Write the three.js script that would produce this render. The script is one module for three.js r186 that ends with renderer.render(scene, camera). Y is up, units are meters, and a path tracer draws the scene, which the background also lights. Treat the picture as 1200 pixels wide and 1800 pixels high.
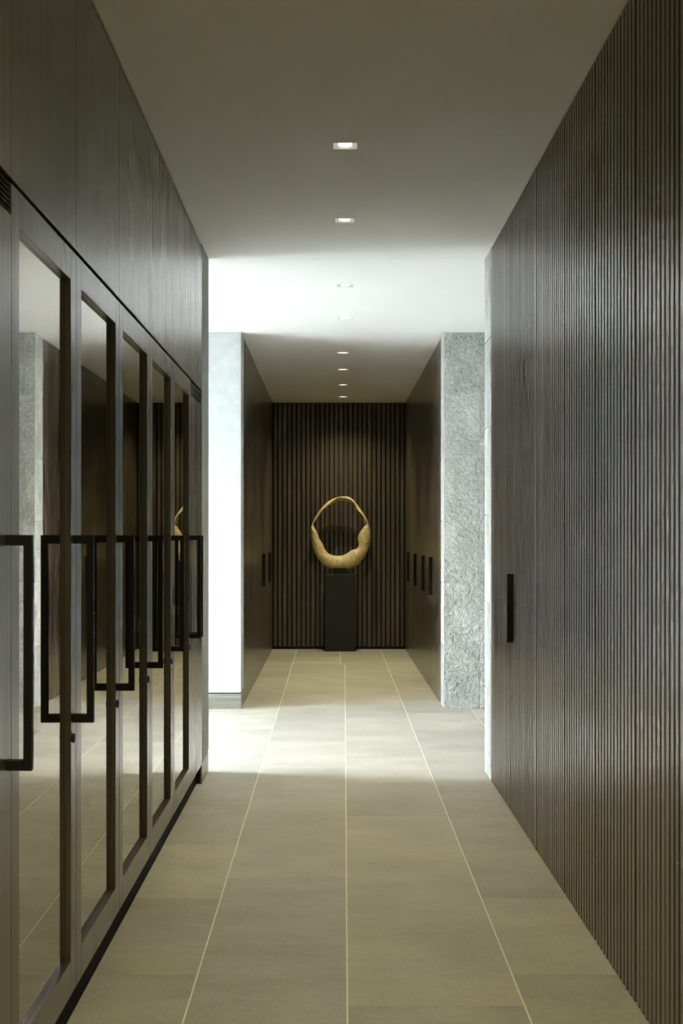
import * as THREE from 'three';
import { RoundedBoxGeometry } from 'three/addons/geometries/RoundedBoxGeometry.js';
import { mergeGeometries } from 'three/addons/utils/BufferGeometryUtils.js';

// ---------------------------------------------------------------- camera, sky, exposure
const scene = new THREE.Scene();
const EYE = 1.24, FOCAL = 2600;                       // eye height in metres, focal length in pixels of the 1200 x 1800 frame
const camera = new THREE.PerspectiveCamera(2 * Math.atan(900 / FOCAL) * 180 / Math.PI, 1200 / 1800, 0.05, 200);
camera.position.set(0, EYE, 0);
camera.lookAt(0, EYE, -10);
camera.focus = 8.5; camera.userData.fStop = 13;
camera.setViewOffset(1200, 1800, 17.5, -42, 1200, 1800);
scene.background = new THREE.Color().setRGB(0.90, 1.0, 1.13);   // even overcast sky, seen through the hall window
scene.backgroundIntensity = 7.5;
const renderer = new THREE.WebGLRenderer({ antialias: true });
renderer.toneMapping = THREE.LinearToneMapping;
renderer.toneMappingExposure = 10.7;
renderer.shadowMap.enabled = true;
const LAMP_COLOR = new THREE.Color().setRGB(1.0, 0.925, 0.56);

// ---------------------------------------------------------------- small helpers
let seedState = 12345;
function rnd() { seedState = (Math.imul(seedState, 1664525) + 1013904223) >>> 0; return seedState / 4294967296; }
function hash(x, y, s) { let h = Math.imul(x, 374761393) + Math.imul(y, 668265263) + Math.imul(s, 1274126177); h = Math.imul(h ^ (h >>> 13), 1274126177); return ((h ^ (h >>> 16)) >>> 0) / 4294967296; }
function vnoise(x, y, px, py, s) {                     // value noise that repeats every px, py cells
  const xi = Math.floor(x), yi = Math.floor(y), fx = x - xi, fy = y - yi, u = fx * fx * (3 - 2 * fx), v = fy * fy * (3 - 2 * fy);
  const m = (a, n) => ((a % n) + n) % n, x0 = m(xi, px), x1 = m(xi + 1, px), y0 = m(yi, py), y1 = m(yi + 1, py);
  const a = hash(x0, y0, s), b = hash(x1, y0, s), c = hash(x0, y1, s), d = hash(x1, y1, s);
  return a + (b - a) * u + (c - a) * v + (a - b - c + d) * u * v;
}
function makeTexture(size, f, srgb, ru, rv) {          // f(u, v) in 0..1 -> grey or [r, g, b], 0..1
  const data = new Uint8Array(size * size * 4);
  for (let j = 0; j < size; j++) for (let i = 0; i < size; i++) {
    const c = f(i / size, j / size), o = (j * size + i) * 4, q = Array.isArray(c) ? c : [c, c, c];
    for (let k = 0; k < 3; k++) data[o + k] = Math.max(0, Math.min(255, Math.round(q[k] * 255)));
    data[o + 3] = 255;
  }
  const t = new THREE.DataTexture(data, size, size, THREE.RGBAFormat);
  t.wrapS = t.wrapT = THREE.RepeatWrapping; t.magFilter = THREE.LinearFilter; t.minFilter = THREE.LinearMipmapLinearFilter; t.generateMipmaps = true;
  if (srgb) t.colorSpace = THREE.SRGBColorSpace;
  t.repeat.set(1 / ru, 1 / rv); t.needsUpdate = true;
  return t;
}
const col = (r, g, b) => new THREE.Color().setRGB(r, g, b);
const std = (o) => new THREE.MeshStandardMaterial(o);

// uv in metres; v runs along the grain axis
function uvMetres(g, grain = 'y', ou = 0, ov = 0) {
  const p = g.attributes.position, n = g.attributes.normal, uv = new Float32Array(p.count * 2);
  for (let i = 0; i < p.count; i++) {
    const q = { x: p.getX(i), y: p.getY(i), z: p.getZ(i) }, a = { x: Math.abs(n.getX(i)), y: Math.abs(n.getY(i)), z: Math.abs(n.getZ(i)) };
    const others = ['x', 'y', 'z'].filter((k) => k !== grain);
    const across = a[others[0]] > a[others[1]] ? others[1] : others[0];
    if (a[grain] > 0.8) { uv[2 * i] = q[others[0]] + ou; uv[2 * i + 1] = q[others[1]] + ov; } else { uv[2 * i] = q[across] + ou; uv[2 * i + 1] = q[grain] + ov; }
  }
  g.setAttribute('uv', new THREE.BufferAttribute(uv, 2));
  return g;
}
// boxes are given by x range, y range and range of depth in front of the camera (z = -depth)
function box(x0, x1, y0, y1, d0, d1, grain = 'y', ou = 0, ov = 0) {
  const g = new THREE.BoxGeometry(x1 - x0, y1 - y0, d1 - d0);
  g.translate((x0 + x1) / 2, (y0 + y1) / 2, -(d0 + d1) / 2);
  return uvMetres(g, grain, ou, ov);
}
function rbox(x0, x1, y0, y1, d0, d1, r = 0.002, grain = 'y', ou = 0, ov = 0) {
  const g = new RoundedBoxGeometry(x1 - x0, y1 - y0, d1 - d0, 1, r);
  g.translate((x0 + x1) / 2, (y0 + y1) / 2, -(d0 + d1) / 2);
  return uvMetres(g, grain, ou, ov);
}
function mesh(name, g, m, parent) {
  const o = new THREE.Mesh(g, m); o.name = name; o.castShadow = o.receiveShadow = true;
  (parent ?? scene).add(o); return o;
}
const used = {};
function numbered(name) { used[name] = (used[name] ?? -1) + 1; return used[name] ? name + '_' + String(used[name]).padStart(3, '0') : name; }
function thing(name, label, category, group) {
  const o = new THREE.Group(); o.name = numbered(name); o.userData = { label, category };
  if (group) o.userData.group = group;
  scene.add(o); return o;
}
function structure(name, label, category) {
  const o = new THREE.Group(); o.name = name; o.userData = { label, category, kind: 'structure' };
  scene.add(o); return o;
}

// ---------------------------------------------------------------- materials
const woodMap = makeTexture(512, (u, v) => {
  const a = vnoise(u * 24, v * 3, 24, 3, 1), b = vnoise(u * 90, v * 6, 90, 6, 2), c = vnoise(u * 230, v * 14, 230, 14, 3), d = vnoise(u * 5, v * 2, 5, 2, 4);
  const pore = vnoise(u * 256, v * 40, 256, 40, 5);
  let k = 0.78 + 0.18 * (a - 0.5) + 0.26 * (b - 0.5) + 0.22 * (c - 0.5) + 0.16 * (d - 0.5);
  if (pore > 0.83) k -= 0.10;
  return [k, k * (0.985 + 0.03 * (d - 0.5)), k * (0.97 + 0.05 * (a - 0.5))];
}, true, 0.5, 2.0);
const woodBump = makeTexture(512, (u, v) => 0.5 + 0.35 * (vnoise(u * 230, v * 12, 230, 12, 3) - 0.5) + 0.35 * (vnoise(u * 90, v * 6, 90, 6, 2) - 0.5), false, 0.5, 2.0);
const woodRough = makeTexture(512, (u, v) => 0.85 + 0.22 * (vnoise(u * 90, v * 4, 90, 4, 6) - 0.5) + 0.2 * (vnoise(u * 230, v * 9, 230, 9, 7) - 0.5), false, 0.5, 2.0);
const wood = (r, g, b, roughness = 0.25) => new THREE.MeshPhysicalMaterial({ color: col(r, g, b), map: woodMap, bumpMap: woodBump, bumpScale: 0.00003, roughness, roughnessMap: woodRough, clearcoat: 0.5, clearcoatRoughness: 0.42 });   // satin oil over open grain
const cabinetWood = [wood(0.084, 0.063, 0.041), wood(0.092, 0.069, 0.044), wood(0.077, 0.058, 0.038)];
const slatWood = [[0.118, 0.092, 0.061], [0.146, 0.114, 0.076], [0.096, 0.075, 0.051], [0.128, 0.096, 0.060], [0.107, 0.085, 0.059]].map((c) => wood(...c, 0.27));
const greyOak = wood(0.30, 0.29, 0.23, 0.5);
const blackMetal = new THREE.MeshPhysicalMaterial({ color: col(0.007, 0.006, 0.006), roughness: 0.5, specularIntensity: 0.5 });
const blackBacking = std({ color: col(0.008, 0.007, 0.006), roughness: 0.8 });
const kickMat = new THREE.MeshPhysicalMaterial({ color: col(0.007, 0.007, 0.008), roughness: 0.7, specularIntensity: 0.25 });
const plinthMat = std({ color: col(0.007, 0.0065, 0.006), roughness: 0.55 });
const carcassMat = std({ color: col(0.02, 0.016, 0.012), roughness: 0.7 });
const tintedGlass = new THREE.MeshPhysicalMaterial({ color: col(0.40, 0.355, 0.285), metalness: 1, roughness: 0 });
const ceilingMat = std({ color: col(0.92, 0.92, 0.90), roughness: 0.9 });
const plasterBump = makeTexture(512, (u, v) => 0.6 + 0.25 * (vnoise(u * 60, v * 60, 60, 60, 11) - 0.5) + 0.2 * (vnoise(u * 160, v * 160, 160, 160, 12) - 0.5) - (vnoise(u * 90, v * 90, 90, 90, 13) > 0.93 ? 0.4 : 0), false, 1.2, 1.2);
const plasterMap = makeTexture(512, (u, v) => { const k = 0.95 + 0.05 * (vnoise(u * 30, v * 30, 30, 30, 14) - 0.5); return vnoise(u * 120, v * 120, 120, 120, 13) > 0.965 ? k * 0.8 : k; }, true, 1.2, 1.2);
const plaster = std({ color: col(0.49, 0.505, 0.485), map: plasterMap, bumpMap: plasterBump, bumpScale: 0.0016, roughness: 0.85 });
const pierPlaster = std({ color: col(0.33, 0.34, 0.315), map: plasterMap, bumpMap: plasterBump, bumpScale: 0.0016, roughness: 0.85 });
const stoneBump = makeTexture(1024, (u, v) => {
  const a = vnoise(u * 28, v * 28, 28, 28, 21), b = vnoise(u * 75, v * 75, 75, 75, 22), c = vnoise(u * 170, v * 170, 170, 170, 23);
  return 0.5 + 0.30 * (a - 0.5) + 0.55 * (b - 0.5) + 0.45 * (c - 0.5);
}, false, 1.4, 1.4);
const stoneMap = makeTexture(512, (u, v) => 0.88 + 0.14 * (vnoise(u * 12, v * 12, 12, 12, 25) - 0.5) + 0.12 * (vnoise(u * 90, v * 90, 90, 90, 26) - 0.5), true, 1.4, 1.4);
const stone = [[0.50, 0.51, 0.46], [0.47, 0.485, 0.44], [0.53, 0.535, 0.485]].map(([r, g, b]) => std({ color: col(r, g, b), map: stoneMap, bumpMap: stoneBump, bumpScale: 0.008, roughness: 0.9 }));
const stoneJoint = std({ color: col(0.58, 0.59, 0.54), roughness: 0.95 });
const tileMap = makeTexture(1024, (u, v) => {
  const a = vnoise(u * 6, v * 16, 6, 16, 31), b = vnoise(u * 26, v * 70, 26, 70, 32), c = vnoise(u * 200, v * 240, 200, 240, 33), d = vnoise(u * 420, v * 420, 420, 420, 34), e = vnoise(u * 11, v * 9, 11, 9, 35);
  let k = 0.87 + 0.05 * (a - 0.5) + 0.035 * (b - 0.5) + 0.06 * (c - 0.5) + 0.07 * (d - 0.5) + 0.06 * (e - 0.5);
  if (c > 0.86 && e > 0.45) k -= 0.05;
  return [k, k * 0.995, k * (0.975 + 0.03 * (a - 0.5))];
}, true, 1.7, 1.7);
const tileBump = makeTexture(512, (u, v) => 0.5 + 0.4 * (vnoise(u * 150, v * 150, 150, 150, 36) - 0.5), false, 0.9, 0.9);
const tileTones = [[0.50, 0.475, 0.415], [0.465, 0.445, 0.39], [0.53, 0.503, 0.44], [0.445, 0.425, 0.38]].map(([r, g, b]) => std({ color: col(r, g, b), map: tileMap, bumpMap: tileBump, bumpScale: 0.0004, roughness: 0.55 }));
const grout = std({ color: col(0.72, 0.69, 0.56), roughness: 0.9 });
const trimWood = wood(0.05, 0.036, 0.024, 0.6);
const slabMat = std({ color: col(0.5, 0.49, 0.46), roughness: 0.95 });
const whiteMetal = std({ color: col(0.66, 0.65, 0.63), roughness: 0.5 });
const darkFrame = std({ color: col(0.03, 0.03, 0.03), roughness: 0.4, metalness: 0.5 });
const clearGlass = new THREE.MeshPhysicalMaterial({ color: col(1, 1, 1), roughness: 0, transmission: 1, thickness: 0, ior: 1.5 });

// ---------------------------------------------------------------- measures (metres)
const XL = -0.647, XR = 0.806, H = 2.70;              // cabinet fronts, slat faces, ceiling
const N0 = 7.39, N1 = 7.79, F0 = 10.61, F1 = 10.91, END = 16.2;   // near piers, far piers, end wall slats
const WL = -4.6, WR = 2.4, BACK = -1.8, SKY = [-4.3, -1.7, 7.83, 8.32];               // ends of the cross hall, wall behind the camera

// ---------------------------------------------------------------- floor with stone tiles
{
  const floor = structure('floor', 'pale limestone tiled floor with thin light grout lines', 'floor');
  mesh('grout_bed', box(WL - 0.2, WR + 0.2, -0.2, -0.0015, BACK - 0.2, END + 0.2), grout, floor);
  const tileGeo = (xa, xb, d0, d1) => {                 // xa, xb: functions of depth (courses run slightly out of parallel)
    const P = [[xa(d0), d0], [xb(d0), d0], [xb(d1), d1], [xa(d1), d1]], top = 0, bot = -0.012, pos = [], nor = [], uv = [], ou = rnd() * 1.7, ov = rnd() * 1.7;
    const quad = (q, n) => { for (const k of [0, 1, 2, 0, 2, 3]) { pos.push(...q[k]); nor.push(...n); uv.push(q[k][0] + ou, -q[k][2] + q[k][1] + ov); } };
    const v = (i, y) => [P[i][0], y, -P[i][1]];
    quad([v(0, top), v(1, top), v(2, top), v(3, top)], [0, 1, 0]);
    quad([v(3, bot), v(2, bot), v(1, bot), v(0, bot)], [0, -1, 0]);
    const sides = [[0, 1, [0, 0, 1]], [1, 2, [1, 0, 0]], [2, 3, [0, 0, -1]], [3, 0, [-1, 0, 0]]];
    for (const [a, b, n] of sides) quad([v(a, bot), v(b, bot), v(b, top), v(a, top)], n);
    const g = new THREE.BufferGeometry();
    g.setAttribute('position', new THREE.Float32BufferAttribute(pos, 3)); g.setAttribute('normal', new THREE.Float32BufferAttribute(nor, 3)); g.setAttribute('uv', new THREE.Float32BufferAttribute(uv, 2));
    return g;
  };
  const J = 0.0026, C = 0.0009, L = 0.884;               // half widths of long and cross joints, tile length
  const c = (k) => () => k;
  const left = () => -0.379, mid = (d) => 0.0088 + 0.00842 * d, midEnd = () => 0.088, right = (d) => 0.501 + 0.0022 * d;
  const columns = [[c(-0.842), left, 4.176], [left, mid, 4.481], [mid, right, 4.783], [right, c(0.998), 4.176]];
  const lay = (xa, xb, d0, d1) => mesh('tile', tileGeo((d) => xa(d) + J, (d) => xb(d) - J, d0 + C, d1 - C), tileTones[Math.floor(rnd() * 4)], floor);
  columns.forEach(([xa, xb, phase], i) => {
    for (let k = -7; k < 15; k++) {
      let d0 = phase + k * L, d1 = d0 + L;
      if (d0 < BACK) d0 = BACK;
      if (d1 > END) d1 = END;
      if (d1 - d0 < 0.02) continue;
      if ((i === 1 || i === 2) && d1 > 14.3) {             // the last row by the plinth is set out afresh
        if (d0 > 14.3) continue;
        lay(xa, xb, d0, 14.27); lay(i === 1 ? xa : midEnd, i === 1 ? midEnd : xb, 14.27, i === 1 ? 15.15 : 15.15); lay(i === 1 ? xa : midEnd, i === 1 ? midEnd : xb, 15.15, END);
        continue;
      }
      lay(xa, xb, d0, d1);
    }
  });
  const hall = [];
  for (let k = 0; k < 16; k++) hall.push([-0.842 - 0.463 * (k + 1), -0.842 - 0.463 * k, k]);
  for (let k = 0; k < 4; k++) hall.push([0.998 + 0.463 * k, 0.998 + 0.463 * (k + 1), k + 1]);
  for (const [x0, x1, k] of hall) {
    const phase = 7.1 + (k % 3) * 0.3;
    for (let r = -1; r < 5; r++) {
      const d0 = Math.max(N1 - 0.02, phase + r * L), d1 = Math.min(F0 + 0.02, phase + (r + 1) * L);
      if (d1 - d0 > 0.05) lay(c(Math.max(x0, WL)), c(Math.min(x1, WR)), d0, d1);
    }
  }
}

// ---------------------------------------------------------------- ceiling with cut-outs for the downlights
const LIGHTS = [[0.051, 5.54], [0.061, 6.85], [0.080, 8.64], [0.092, 9.91], [0.090, 11.80], [0.100, 12.99], [0.110, 14.31], [0.122, 15.54], [0.040, 2.9], [0.035, 1.6], [0.030, -0.4]];
{
  const ceiling = structure('ceiling', 'smooth white plaster ceiling over the corridor and cross hall', 'ceiling');
  const board = (d0, d1, y, depth, lamps) => {
    const s = new THREE.Shape([[WL - 0.2, d0], [WR + 0.2, d0], [WR + 0.2, d1], [WL - 0.2, d1]].map(([x, y]) => new THREE.Vector2(x, y)));
    for (const [x, d] of lamps) if (d > d0 && d < d1) s.holes.push(new THREE.Path([[x - 0.047, d - 0.047], [x - 0.047, d + 0.047], [x + 0.047, d + 0.047], [x + 0.047, d - 0.047]].map(([a, b]) => new THREE.Vector2(a, b))));
    if (SKY[2] > d0 && SKY[3] < d1) s.holes.push(new THREE.Path([[SKY[0], SKY[2]], [SKY[0], SKY[3]], [SKY[1], SKY[3]], [SKY[1], SKY[2]]].map(([a, b]) => new THREE.Vector2(a, b))));
    const g = new THREE.ExtrudeGeometry(s, { depth, bevelEnabled: false });
    g.rotateX(-Math.PI / 2);                              // (x, d, h) -> (x, h, -d)
    g.translate(0, y, 0);
    return uvMetres(g, 'z');
  };
  mesh('ceiling_panel', board(BACK - 0.2, N1 - 0.002, H, 0.06, LIGHTS), ceilingMat, ceiling);
  mesh('ceiling_panel', board(N1 + 0.002, F0 - 0.002, H, 0.06, LIGHTS), ceilingMat, ceiling);
  mesh('ceiling_panel', board(F0 + 0.002, END + 0.2, H, 0.06, LIGHTS), ceilingMat, ceiling);
  mesh('roof_slab', board(BACK - 0.2, END + 0.2, H + 0.14, 0.16, []), ceilingMat, ceiling);
  const [a0, a1, b0, b1] = SKY;                          // lining of the rooflight shaft
  mesh('shaft_lining', mergeGeometries([box(a0 - 0.02, a0, H + 0.06, H + 0.14, b0, b1), box(a1, a1 + 0.02, H + 0.06, H + 0.14, b0, b1), box(a0 - 0.02, a1 + 0.02, H + 0.06, H + 0.14, b0 - 0.02, b0), box(a0 - 0.02, a1 + 0.02, H + 0.06, H + 0.14, b1, b1 + 0.02)]), ceilingMat, ceiling);
}

// ---------------------------------------------------------------- walls
function wallBox(name, label, mat, ...b) { const g = structure(name, label, 'wall'); mesh('wall_body', box(...b), mat, g); return g; }
wallBox('wall_left', 'plain wall behind the row of dark wood cabinets', plaster, -1.45, -1.25, 0, H, BACK, N0);
wallBox('wall_right', 'plain wall behind the dark slatted panels', plaster, 0.85, 1.05, 0, H, BACK, 7.468);
wallBox('wall_back', 'plain white wall closing the corridor behind the viewpoint', plaster, -1.45, 1.05, 0, H, BACK - 0.2, BACK);
wallBox('wall_wing_right', 'plain wall closing the cross hall beyond the rough stone piers', plaster, WR, WR + 0.2, 0, H, 7.47, F1);
wallBox('wall_far_corridor_left', 'wall behind the flush timber doors left of the ring sculpture', blackBacking, -0.87, -0.672, 0, H, F1, END + 0.025);
wallBox('wall_far_corridor_right', 'wall behind the flush timber doors right of the ring sculpture', blackBacking, 0.831, 1.03, 0, H, F1, END + 0.025);
{
  const g = structure('wall_near_left', 'smooth grey-white plaster pier ending the row of cabinets', 'wall');
  mesh('wall_body', rbox(WL, XL, 0.114, H, N0 + 0.003, N1, 0.004), pierPlaster, g);
  mesh('wall_pilaster', box(-1.9, -1.5, 0, H, N1 + 0.001, N1 + 0.12), pierPlaster, g);
  mesh('wall_core', box(WL, XL - 0.010, 0, 0.114, N0 + 0.01, N1 - 0.010), blackBacking, g);
  const f = structure('wall_far_left', 'bright white plaster pier at the mouth of the far corridor', 'wall');
  mesh('wall_body', rbox(WL, XL, 0.114, H, F0, F1, 0.006), plaster, f);
  mesh('wall_core', box(WL, XL - 0.010, 0, 0.114, F0 + 0.010, F1), blackBacking, f);
  const b1 = structure('baseboard_near_left', 'low grey oak skirting along the foot of the pier beside the cabinets', 'skirting');
  mesh('board', rbox(XL - 0.010, XL - 0.001, 0, 0.107, N0 + 0.003, N1 - 0.001, 0.002, 'z'), greyOak, b1);
  mesh('board', rbox(WL, XL - 0.0105, 0, 0.107, N1 - 0.010, N1 - 0.001, 0.002, 'x'), greyOak, b1);
  const b2 = structure('baseboard_far_left', 'grey oak skirting with visible grain under the bright white pier', 'skirting');
  mesh('board', rbox(WL, XL - 0.001, 0, 0.107, F0 + 0.001, F0 + 0.010, 0.002, 'x'), greyOak, b2);
  mesh('board', rbox(XL - 0.010, XL - 0.001, 0, 0.107, F0 + 0.0105, F1, 0.002, 'z'), greyOak, b2);
}
// rough stone piers built of blocks in 0.45 m courses
function stonePier(name, label, d0, d1, starts) {
  const g = structure(name, label, 'wall');
  mesh('joint_core', box(XR + 0.004, WR, 0, H, d0 + 0.004, d1 - 0.004), stoneJoint, g);
  for (let k = 0; k < 6; k++) {
    const y1 = H - k * 0.45, y0 = y1 - 0.45;
    let x = XR;
    for (let n = 0; x < WR - 0.01; n++) {
      const e = Math.min(WR, n === 0 ? starts[k % 2] : x + 0.9);
      mesh('stone_block', rbox(x + (n ? 0.0015 : 0), e - 0.0015, y0 + 0.0015, y1 - 0.0015, d0, d1, 0.003, 'y', rnd() * 1.4, rnd() * 1.4), stone[Math.floor(rnd() * 3)], g);
      x = e;
    }
  }
}
stonePier('wall_far_right', 'rough dressed pale stone pier at the mouth of the far corridor', F0, F1, [0.875, 1.061]);
stonePier('wall_near_right', 'narrow rough stone reveal at the end of the slatted wall', 7.468, N1, [1.061, 0.875]);

// end wall of separate vertical slats
const slatProfile = (w, depth, ch) => {                 // outline seen from above: x across, y towards the room
  const s = new THREE.Shape();
  s.moveTo(-w / 2, 0); s.lineTo(w / 2, 0); s.lineTo(w / 2, depth - ch); s.lineTo(w / 2 - ch, depth); s.lineTo(-w / 2 + ch, depth); s.lineTo(-w / 2, depth - ch); s.closePath();
  return s;
};
function slatGeometries(w, depth, h, n) {
  const list = [];
  for (let i = 0; i < n; i++) {
    const g = new THREE.ExtrudeGeometry(slatProfile(w, depth, 0.0022), { depth: h, bevelEnabled: false });
    g.rotateX(-Math.PI / 2);                              // length along y, face towards -z
    g.rotateY(Math.PI);                                   // face towards +z
    list.push(uvMetres(g, 'y', rnd(), rnd() * 2));
  }
  return list;
}
{
  const g = structure('wall_end', 'end wall of dark vertical timber slats with black gaps behind the sculpture', 'wall');
  mesh('backing', box(-0.87, 1.03, 0, H, END + 0.026, END + 0.2), blackBacking, g);
  const n = 28, pitch = (XR - XL - 0.012) / n, geos = slatGeometries(0.0365, 0.024, H - 0.034, 6);
  for (let i = 0; i < n; i++) {
    const s = mesh('slat', geos[i % 6], slatWood[[0, 4, 3][Math.floor(rnd() * 3)]], g);
    s.position.set(XL + 0.006 + pitch * (i + 0.5), 0.030, -(END + 0.024));
  }
}

// ---------------------------------------------------------------- window of the cross hall and the terrace outside
{
  const w = structure('wall_wing_left', 'end wall of the cross hall around its tall window', 'wall');
  mesh('wall_body', box(WL - 0.2, WL, 0, H, 7.393, 7.93), plaster, w);
  mesh('wall_body', box(WL - 0.2, WL, 0, H, 9.3, F1), plaster, w);
  mesh('wall_body', box(WL - 0.2, WL, 2.62, H, 7.93, 9.3), plaster, w);
  const f = structure('window_1', 'tall dark framed window at the end of the cross hall', 'window');
  const X0 = WL - 0.13, X1 = WL - 0.07;
  mesh('frame', mergeGeometries([box(X0, X1, 0, 0.05, 7.93, 9.3), box(X0, X1, 2.57, 2.62, 7.93, 9.3), box(X0, X1, 0.05, 2.57, 7.93, 7.98), box(X0, X1, 0.05, 2.57, 9.25, 9.3)]), darkFrame, f);
  const wp = new THREE.PlaneGeometry(1.27, 2.52); wp.rotateY(Math.PI / 2); wp.translate(WL - 0.1, 1.31, -8.615);
  mesh('pane', wp, clearGlass, f);
  const h = structure('window_2', 'glazed rooflight over the side of the cross hall', 'window'), [sx0, sx1, sd0, sd1] = SKY;
  const y0 = H + 0.22, y1 = H + 0.27;
  mesh('frame', mergeGeometries([box(sx0, sx1, y0, y1, sd0, sd0 + 0.05), box(sx0, sx1, y0, y1, sd1 - 0.05, sd1), box(sx0, sx0 + 0.05, y0, y1, sd0 + 0.05, sd1 - 0.05), box(sx1 - 0.05, sx1, y0, y1, sd0 + 0.05, sd1 - 0.05)]), darkFrame, h);
  const p = new THREE.PlaneGeometry(sx1 - sx0 - 0.1, sd1 - sd0 - 0.1); p.rotateX(-Math.PI / 2); p.translate((sx0 + sx1) / 2, H + 0.245, -(sd0 + sd1) / 2);
  mesh('pane', p, clearGlass, h);
  const t = structure('terrace', 'pale stone courtyard paving outside the hall windows', 'ground');
  const paving = std({ color: col(0.62, 0.62, 0.60), roughness: 0.9 });
  mesh('paving', box(-40, WL - 0.2, -0.3, -0.05, -15, 35), paving, t);
}

// ---------------------------------------------------------------- row of dark wood cabinets on the left
const JOINTS = [2.39, 2.99, 3.75, 4.51, 5.27, 6.03, 6.79, 7.388];
const DOOR_TOP = 1.954, DOOR_BOTTOM = 0.097;
function handleGeometry(d) {                             // square bar pull standing 52 mm off the door, at depth d
  const o = XL + 0.052;
  return mergeGeometries([rbox(o - 0.017, o, 0.773, 1.242, d - 0.010, d + 0.010, 0.001), rbox(XL, o - 0.0172, 1.2205, 1.242, d - 0.010, d + 0.010, 0.001), rbox(XL, o - 0.0172, 0.773, 0.7945, d - 0.010, d + 0.010, 0.001)]);
}
const seatWords = ['', 'first from the open end of the row', 'second from the open end of the row', 'in the middle of the row', 'fourth from the open end of the row', 'fifth, beside the narrow vented cabinet'];
for (let i = 0; i < 7; i++) {
  const a = JOINTS[i] + 0.0015, b = JOINTS[i + 1] - 0.0015, glazed = i > 0 && i < 6, w = cabinetWood[(i * 2) % 3];
  const cab = glazed ? thing('tall_cabinet', 'dark wood cabinet with tinted glass door, ' + seatWords[i], 'cabinet', 'glazed tall cabinets')
    : thing('tall_cabinet', i ? 'narrow tall dark wood cabinet with slotted top vent against the plaster pier' : 'narrow tall dark wood cabinet with slotted top vent at the open end of the row', 'cabinet', 'vented tall cabinets');
  mesh('carcass', box(-1.249, -0.672, DOOR_BOTTOM, DOOR_TOP, a - 0.0015, b + 0.0015), carcassMat, cab);
  mesh('toe_kick', box(-1.249, -0.676, 0, DOOR_BOTTOM - 0.0005, a - 0.001, b + 0.001), kickMat, cab);
  const door = new THREE.Group(); door.name = 'door'; cab.add(door);
  const hd = i === 6 ? a + 0.06 : b - 0.042;
  if (glazed) {
    const S = 0.076, yb = 0.183, yt = EYE + 0.637, X0 = -0.670;
    for (const [p, q] of [[a, a + S], [b - S, b]]) mesh('stile', rbox(X0, XL, DOOR_BOTTOM, DOOR_TOP, p, q, 0.002, 'y', rnd(), rnd()), w, door);
    mesh('rail', rbox(X0, XL, yt, DOOR_TOP, a + S + 0.0002, b - S - 0.0002, 0.002, 'y', rnd(), rnd()), w, door);
    mesh('rail', rbox(X0, XL, DOOR_BOTTOM, yb, a + S + 0.0002, b - S - 0.0002, 0.002, 'y', rnd(), rnd()), w, door);
    const gl = mesh('glass_panel', box(-0.667, -0.661, yb, yt, a + S, b - S), tintedGlass, door);
    gl.userData.label = 'bronze tinted mirror glass';
    const k = new THREE.CylinderGeometry(0.012, 0.012, 0.004, 20); k.rotateZ(Math.PI / 2); k.translate(XL + 0.002, 0.733, -hd);
    mesh('lock', k, blackMetal, door).userData.label = 'round black lock below the pull';
  } else {
    const vb = 1.889;
    mesh('door_panel', rbox(-0.670, XL, DOOR_BOTTOM, vb, a, b, 0.002, 'y', rnd(), rnd()), w, door);
    const vent = mesh('vent', box(-0.671, -0.660, vb + 0.001, DOOR_TOP, a, b), blackBacking, cab);
    vent.userData.label = 'slotted black air vent';
    for (let k = 0; k < 6; k++) mesh('louver', rbox(-0.6595, XL - 0.002, vb + 0.004 + k * 0.0107, vb + 0.0095 + k * 0.0107, a + 0.001, b - 0.001, 0.001, 'z'), blackMetal, vent);
  }
  mesh('handle', handleGeometry(hd), blackMetal, door).userData.label = 'black square bar pull';
  // cupboard above
  const up = thing('overhead_cabinet', glazed ? 'plain overhead cupboard above the glazed cabinet ' + seatWords[i] : i ? 'narrow plain dark wood overhead cupboard against the plaster pier' : 'narrow plain dark wood overhead cupboard at the open end of the row', 'cabinet', 'overhead cupboards');
  mesh('carcass', box(-1.249, -0.672, DOOR_TOP + 0.0005, 2.698, a - 0.0015, b + 0.0015), carcassMat, up);
  mesh('door', rbox(-0.670, XL, 1.9645, 2.680, a, b, 0.0015, 'y', rnd(), rnd()), cabinetWood[(i + 1) % 3], up);
}
{
  const t = structure('trim_1', 'thin dark wood shadow strip between the overhead cupboards and ceiling', 'trim');
  mesh('strip', box(-0.671, -0.656, 2.6805, 2.6995, JOINTS[0], JOINTS[7], 'z'), trimWood, t);
  const e = structure('wall_cabinet_start', 'plain plaster wall before the first cabinet of the row', 'wall');
  mesh('wall_body', box(-1.249, XL, 0, H, BACK, 0.898), plaster, e);
  const c = thing('wall_cladding', 'plain full height dark wood cladding panel before the first vented cabinet', 'panel');
  mesh('backing', box(-1.249, -0.672, 0, H - 0.001, 0.9, JOINTS[0] - 0.003), carcassMat, c);
  mesh('board', rbox(-0.670, XL, 0.097, 2.680, 0.9, 1.643, 0.0015, 'y', rnd(), rnd()), cabinetWood[1], c);
  mesh('board', rbox(-0.670, XL, 0.097, 2.680, 1.646, JOINTS[0] - 0.003, 0.0015, 'y', rnd(), rnd()), cabinetWood[2], c);
}

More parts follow.
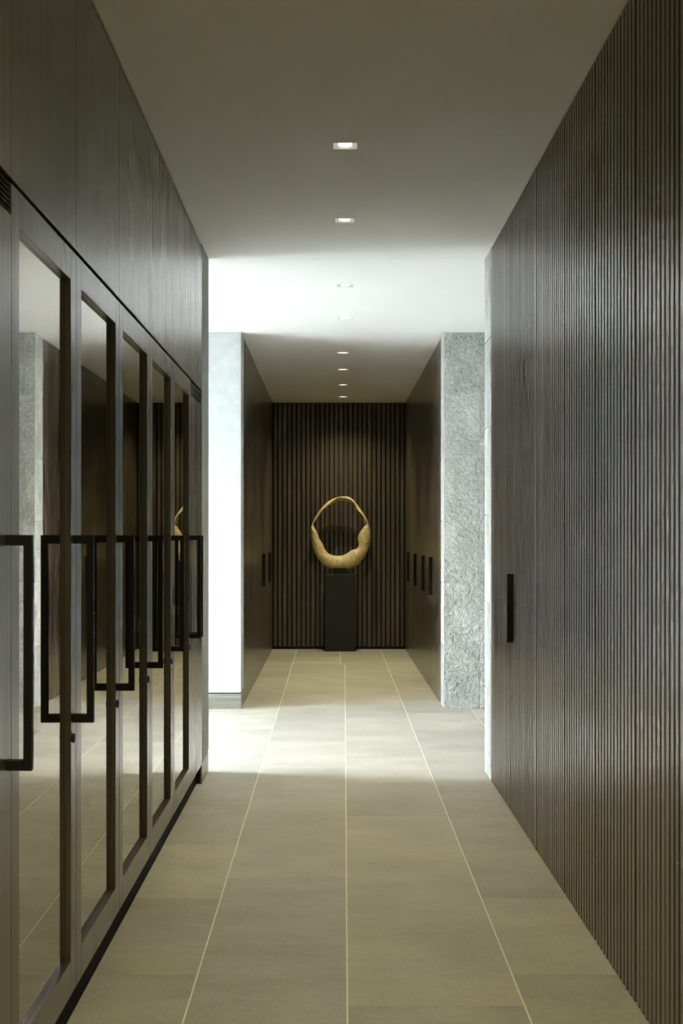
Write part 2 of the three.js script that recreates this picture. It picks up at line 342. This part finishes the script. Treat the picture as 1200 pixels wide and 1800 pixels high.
// ---------------------------------------------------------------- slatted panels and doors on the right
const nearSlats = slatGeometries(0.0345, 0.020, H - 0.012, 6);
for (const g of nearSlats) g.rotateY(-Math.PI / 2);       // face towards -x
function pullPlate(parent, side, d) {                     // black edge pull: a thin plate standing out from the slats
  const x = side > 0 ? XR : XL;
  const g = side > 0 ? rbox(x - 0.027, x + 0.004, 0.767, 1.072, d - 0.004, d + 0.004, 0.001) : rbox(x - 0.004, x + 0.027, 0.767, 1.072, d - 0.004, d + 0.004, 0.001);
  mesh('handle', g, blackMetal, parent).userData.label = 'black edge pull';
}
const PANELS = [
  [0.934, 1.532, 12, 'dark slatted wood panel, first at the open end of the slatted wall'],
  [1.532, 2.13, 12, 'dark slatted wood panel, second from the open end of the slatted wall'],
  [2.13, 2.728, 12, 'dark slatted wood panel, third from the open end of the slatted wall'],
  [2.728, 3.326, 12, 'dark slatted wood panel, fourth from the open end of the slatted wall'],
  [3.326, 3.924, 12, 'dark slatted wood panel, fifth from the open end of the slatted wall'],
  [3.924, 4.522, 12, 'narrow dark slatted wood panel, fourth from the stone reveal'],
  [4.522, 5.117, 12, 'narrow dark slatted wood panel, two leaves before the leaf with black pull'],
  [5.117, 5.875, 15, 'wide dark slatted wood leaf with a broad pale end slat, hinged beside the pull leaf'],
  [5.875, 6.657, 15, 'dark slatted wood door with a black edge pull'],
  [6.657, 7.465, 16, 'dark slatted wood leaf between black pull and rough stone reveal'],
];
for (const [d0, d1, n, label] of PANELS) {
  const p = thing('slatted_panel', label, 'panel', 'slatted corridor panels');
  mesh('backing', box(XR + 0.020, XR + 0.043, 0.004, H - 0.001, d0 + 0.0015, d1 - 0.0015), carcassMat, p);
  const wide = d0 === 5.117, e = wide ? d1 - 0.056 : d1, pitch = (e - d0 - 0.010) / n;
  for (let i = 0; i < n; i++) {
    const s = mesh('slat', nearSlats[Math.floor(rnd() * 6)], slatWood[Math.floor(rnd() * 5)], p);
    s.position.set(XR + 0.020, 0.004, -(d0 + 0.005 + pitch * (i + 0.5)));
  }
  if (wide) mesh('edge_slat', rbox(XR - 0.0015, XR + 0.020, 0.004, H - 0.008, d1 - 0.054, d1 - 0.006, 0.002, 'y', rnd(), rnd()), slatWood[1], p);
  if (d0 === 5.875) pullPlate(p, 1, 6.565);
}
{
  const e = structure('wall_panel_start', 'plain plaster wall before the first slatted panel', 'wall');
  mesh('wall_body', box(XR, 0.849, 0, H, BACK, 0.932), plaster, e);
}

// far corridor: slatted doors on both sides
function farLeaf(side, d0, d1, pull, label, k) {
  const x = side > 0 ? XR : XL, p = thing('timber_door', label, 'door', side > 0 ? 'timber doors opposite' : 'timber doors beside the white pier');
  mesh('backing', box(side > 0 ? x + 0.006 : x - 0.024, side > 0 ? x + 0.024 : x - 0.006, 0.004, H - 0.001, d0 + 0.0015, d1 - 0.0015), blackBacking, p);
  const n = Math.round((d1 - d0) / 0.076), pitch = (d1 - d0 - 0.004) / n, geos = [[], [], []];
  let tone = 0;
  for (let i = 0; i < n; i++) {
    const a = d0 + 0.002 + pitch * i;
    if (i % 3 === 0) tone = Math.floor(rnd() * 3);
    geos[tone].push(box(side > 0 ? x : x - 0.006, side > 0 ? x + 0.006 : x, 0.006, H - 0.004, a + 0.003, a + pitch - 0.003, 'y', rnd(), rnd() * 2));
  }
  geos.forEach((list, t) => { if (list.length) mesh('slat_facing', mergeGeometries(list), slatWood[(k + t) % 5], p).userData.kind = 'stuff'; });
  if (pull) pullPlate(p, side, pull);
}
farLeaf(1, F1, 11.95, 11.85, 'flush timber door with black pull beside the rough stone pier', 0);
farLeaf(1, 11.95, 12.93, 12.83, 'flush timber door with black pull, second from the rough stone pier', 3);
farLeaf(1, 12.93, 14.16, 14.06, 'flush timber door with black pull, third from the rough stone pier', 0);
farLeaf(1, 14.16, 15.43, 15.33, 'flush timber door with black pull, fourth from the rough stone pier', 1);
farLeaf(1, 15.43, END + 0.022, 0, 'narrow timber leaf without pull in the corner right of the sculpture', 2);
farLeaf(-1, F1, 12.6, 0, 'wide plain timber leaf without pull beside the white plaster pier', 0);
farLeaf(-1, 12.6, 13.95, 13.85, 'flush timber door with black pull facing the stone side, nearer the white pier', 3);
farLeaf(-1, 13.95, 15.28, 15.18, 'flush timber door with black pull on the left near the sculpture', 0);
farLeaf(-1, 15.28, END + 0.022, 0, 'narrow timber leaf without pull in the corner left of the sculpture', 2);

// ---------------------------------------------------------------- plinth and ring sculpture
const PX = 0.092, PD0 = 15.86, PD1 = 16.17, PLINTH = 0.828;
{
  const p = thing('plinth', 'tall square matt black plinth carrying the wooden ring', 'plinth');
  mesh('body', rbox(PX - 0.162, PX + 0.162, 0, PLINTH, PD0, PD1, 0.003), plinthMat, p);
  const s = thing('ring_sculpture', 'carved pale wooden ring sculpture with twisted swelling band on black plinth', 'sculpture');
  mesh('mount_block', rbox(PX - 0.073, PX + 0.068, PLINTH + 0.0005, PLINTH + 0.066, 15.955, 16.075, 0.002), blackMetal, s).userData.label = 'small black mounting block';
  // outline of the ring: radius of the outer and inner edge at angles around its middle
  const K = 0.001097, CX = 555, CY = 555;
  const outer = [[590, 185], [500, 200], [430, 235], [370, 290], [320, 360], [280, 440], [262, 490], [258, 560], [268, 640], [290, 720], [330, 800], [390, 865], [470, 908], [550, 922], [640, 905], [710, 870], [770, 810], [820, 730], [845, 650], [853, 560], [845, 490], [830, 455], [800, 385], [765, 330], [715, 260], [670, 210], [630, 188]];
  const inner = [[590, 226], [530, 227], [480, 258], [420, 290], [375, 322], [343, 380], [310, 425], [290, 462], [322, 540], [345, 600], [380, 660], [402, 710], [440, 750], [500, 768], [560, 768], [610, 750], [660, 715], [722, 688], [722, 600], [740, 545], [778, 488], [792, 466], [774, 430], [760, 365], [720, 322], [690, 268], [650, 238]];
  const polar = (list) => list.map(([x, y]) => [Math.atan2(CY - y, x - CX), Math.hypot(x - CX, y - CY) * K]).sort((p, q) => p[0] - q[0]);
  const at = (table, t) => {
    const n = table.length; let i = 0; while (i < n && table[i][0] <= t) i++;
    const get = (k) => { const m = ((k % n) + n) % n; return [table[m][0] + Math.floor(k / n) * 2 * Math.PI, table[m][1]]; };
    const [p0, p1, p2, p3] = [get(i - 2), get(i - 1), get(i), get(i + 1)], u = (t - p1[0]) / (p2[0] - p1[0]);
    const m1 = (p2[1] - p0[1]) / (p2[0] - p0[0]) * (p2[0] - p1[0]), m2 = (p3[1] - p1[1]) / (p3[0] - p1[0]) * (p2[0] - p1[0]);
    return (2 * u ** 3 - 3 * u * u + 1) * p1[1] + (u ** 3 - 2 * u * u + u) * m1 + (3 * u * u - 2 * u ** 3) * p2[1] + (u ** 3 - u * u) * m2;
  };
  const po = polar(outer), pi = polar(inner), NA = 220, NB = 28, pos = [], uv = [], idx = [];
  const ringX = (CX / 5.625 + 500 - 582.5) * 16.05 / FOCAL, ringY = EYE + (942 - (CY / 5.625 + 840)) * 16.05 / FOCAL;
  for (let i = 0; i <= NA; i++) {
    const t = -Math.PI + (i / NA) * 2 * Math.PI, ro = at(po, t - 1e-9), ri = Math.min(at(pi, t - 1e-9), ro - 0.012), rm = (ro + ri) / 2, hw = (ro - ri) / 2;
    const deep = Math.max(0.040, Math.min(0.078, 0.052 + 0.22 * (hw - 0.03)));           // half depth front to back
    const thin = Math.max(0, Math.min(1, (0.042 - hw) / 0.026)), phi = 2.5 * t;     // the thin upper band is a twisted, ridged strip
    const q = 0.9 + 0.45 * thin, sp = (v) => Math.sign(v) * Math.abs(v) ** q, A = 1 + 0.55 * thin, B = 1 - 0.2 * thin;
    const ring = [];
    let widest = 0;
    for (let j = 0; j <= NB; j++) {
      const a = (j / NB) * 2 * Math.PI, u = A * sp(Math.cos(a)), v = B * sp(Math.sin(a));
      const pr = u * Math.cos(phi) - v * Math.sin(phi), pz = u * Math.sin(phi) + v * Math.cos(phi);
      widest = Math.max(widest, Math.abs(pr)); ring.push([pr, pz]);
    }
    for (let j = 0; j <= NB; j++) {
      const r = rm + hw * ring[j][0] / widest, z = deep * ring[j][1] * (1 - 0.25 * thin);
      pos.push(ringX + r * Math.cos(t), ringY + r * Math.sin(t), -16.02 + z);
      uv.push(i / NA * 2.4, j / NB * 0.4);
    }
  }
  for (let i = 0; i < NA; i++) for (let j = 0; j < NB; j++) { const k = i * (NB + 1) + j; idx.push(k, k + NB + 1, k + 1, k + 1, k + NB + 1, k + NB + 2); }
  const g = new THREE.BufferGeometry();
  g.setAttribute('position', new THREE.Float32BufferAttribute(pos, 3)); g.setAttribute('uv', new THREE.Float32BufferAttribute(uv, 2)); g.setIndex(idx); g.computeVertexNormals();
  const ringMap = makeTexture(512, (u, v) => {
    const a = vnoise(u * 160, v * 6, 160, 6, 41), b = vnoise(u * 40, v * 14, 40, 14, 42), c = vnoise(u * 250, v * 20, 250, 20, 43);
    let k = 0.86 + 0.14 * (b - 0.5) + 0.12 * (a - 0.5);
    if (c > 0.8 && b > 0.5) k -= 0.32;
    return [k, k * 0.985, k * 0.94];
  }, true, 1.2, 0.4);
  mesh('ring', g, std({ color: col(0.88, 0.72, 0.40), map: ringMap, bumpMap: ringMap, bumpScale: 0.003, roughness: 0.55 }), s);
}

// ---------------------------------------------------------------- recessed downlights
function downlight(x, d, candela, label, group, angle = 0.95, aim) {
  const g = thing('downlight', label, 'downlight', group), r = 0.047, t = H + 0.027;
  mesh('reflector', mergeGeometries([box(x - r, x + r, t, t + 0.004, d - r, d + r), box(x - r, x - r + 0.002, H, t, d - r, d + r), box(x + r - 0.002, x + r, H, t, d - r, d + r), box(x - r + 0.002, x + r - 0.002, H, t, d - r, d - r + 0.002), box(x - r + 0.002, x + r - 0.002, H, t, d + r - 0.002, d + r)]), whiteMetal, g).userData.label = 'square white recess';
  mesh('housing', box(x - r, x + r, t + 0.005, H + 0.11, d - r, d + r), darkFrame, g);
  const lamp = new THREE.CylinderGeometry(0.0255, 0.0255, 0.024, 28); lamp.translate(x, H + 0.0145, -d);
  mesh('lamp', lamp, std({ color: col(0.9, 0.88, 0.8), emissive: LAMP_COLOR.clone().lerp(col(1, 1, 1), 0.6), emissiveIntensity: 0.22, roughness: 0.6 }), g).userData.label = 'glowing round lamp';
  const l = new THREE.SpotLight(LAMP_COLOR, candela * 0.1, 0, angle, 1, 2);
  l.position.set(x, H + 0.014, -d); l.target.position.set(...(aim ?? [x, 0, -d])); l.castShadow = true; l.shadow.radius = 0.3; l.name = 'downlight_beam';
  g.add(l); g.add(l.target);
}
const spots = [
  [6, 'square recessed downlight over the cabinet corridor, second from the cross hall', 'cabinet corridor downlights'],
  [6, 'square recessed downlight over the cabinet corridor, closest to the cross hall', 'cabinet corridor downlights'],
  [6, 'square recessed downlight in the bright hall ceiling on the cabinet corridor side', 'cross hall downlights'],
  [6, 'square recessed downlight in the bright hall ceiling on the far corridor side', 'cross hall downlights'],
  [10, 'recessed downlight in the far corridor ceiling, closest to the cross hall', 'far corridor downlights', 0.75],
  [10, 'recessed downlight in the far corridor ceiling, second from the cross hall', 'far corridor downlights', 0.75],
  [9.5, 'recessed downlight in the far corridor ceiling, third from the cross hall', 'far corridor downlights', 0.82, [0.11, 0, -14.85]],
  [5.8, 'recessed downlight in the ceiling just in front of the slatted end wall', 'far corridor downlights', 1.15],
  [3.4, 'recessed downlight at the start of the corridor, third from the cross hall', 'corridor start downlights', 1.1],
  [15, 'recessed downlight at the start of the corridor, fourth from the cross hall', 'corridor start downlights', 1.1],
  [15, 'recessed downlight at the start of the corridor, closest to the back wall', 'corridor start downlights', 1.1],
];
spots.forEach(([cd, label, group, angle, aim], i) => downlight(...LIGHTS[i], cd, label, group, angle, aim));

renderer.render(scene, camera);
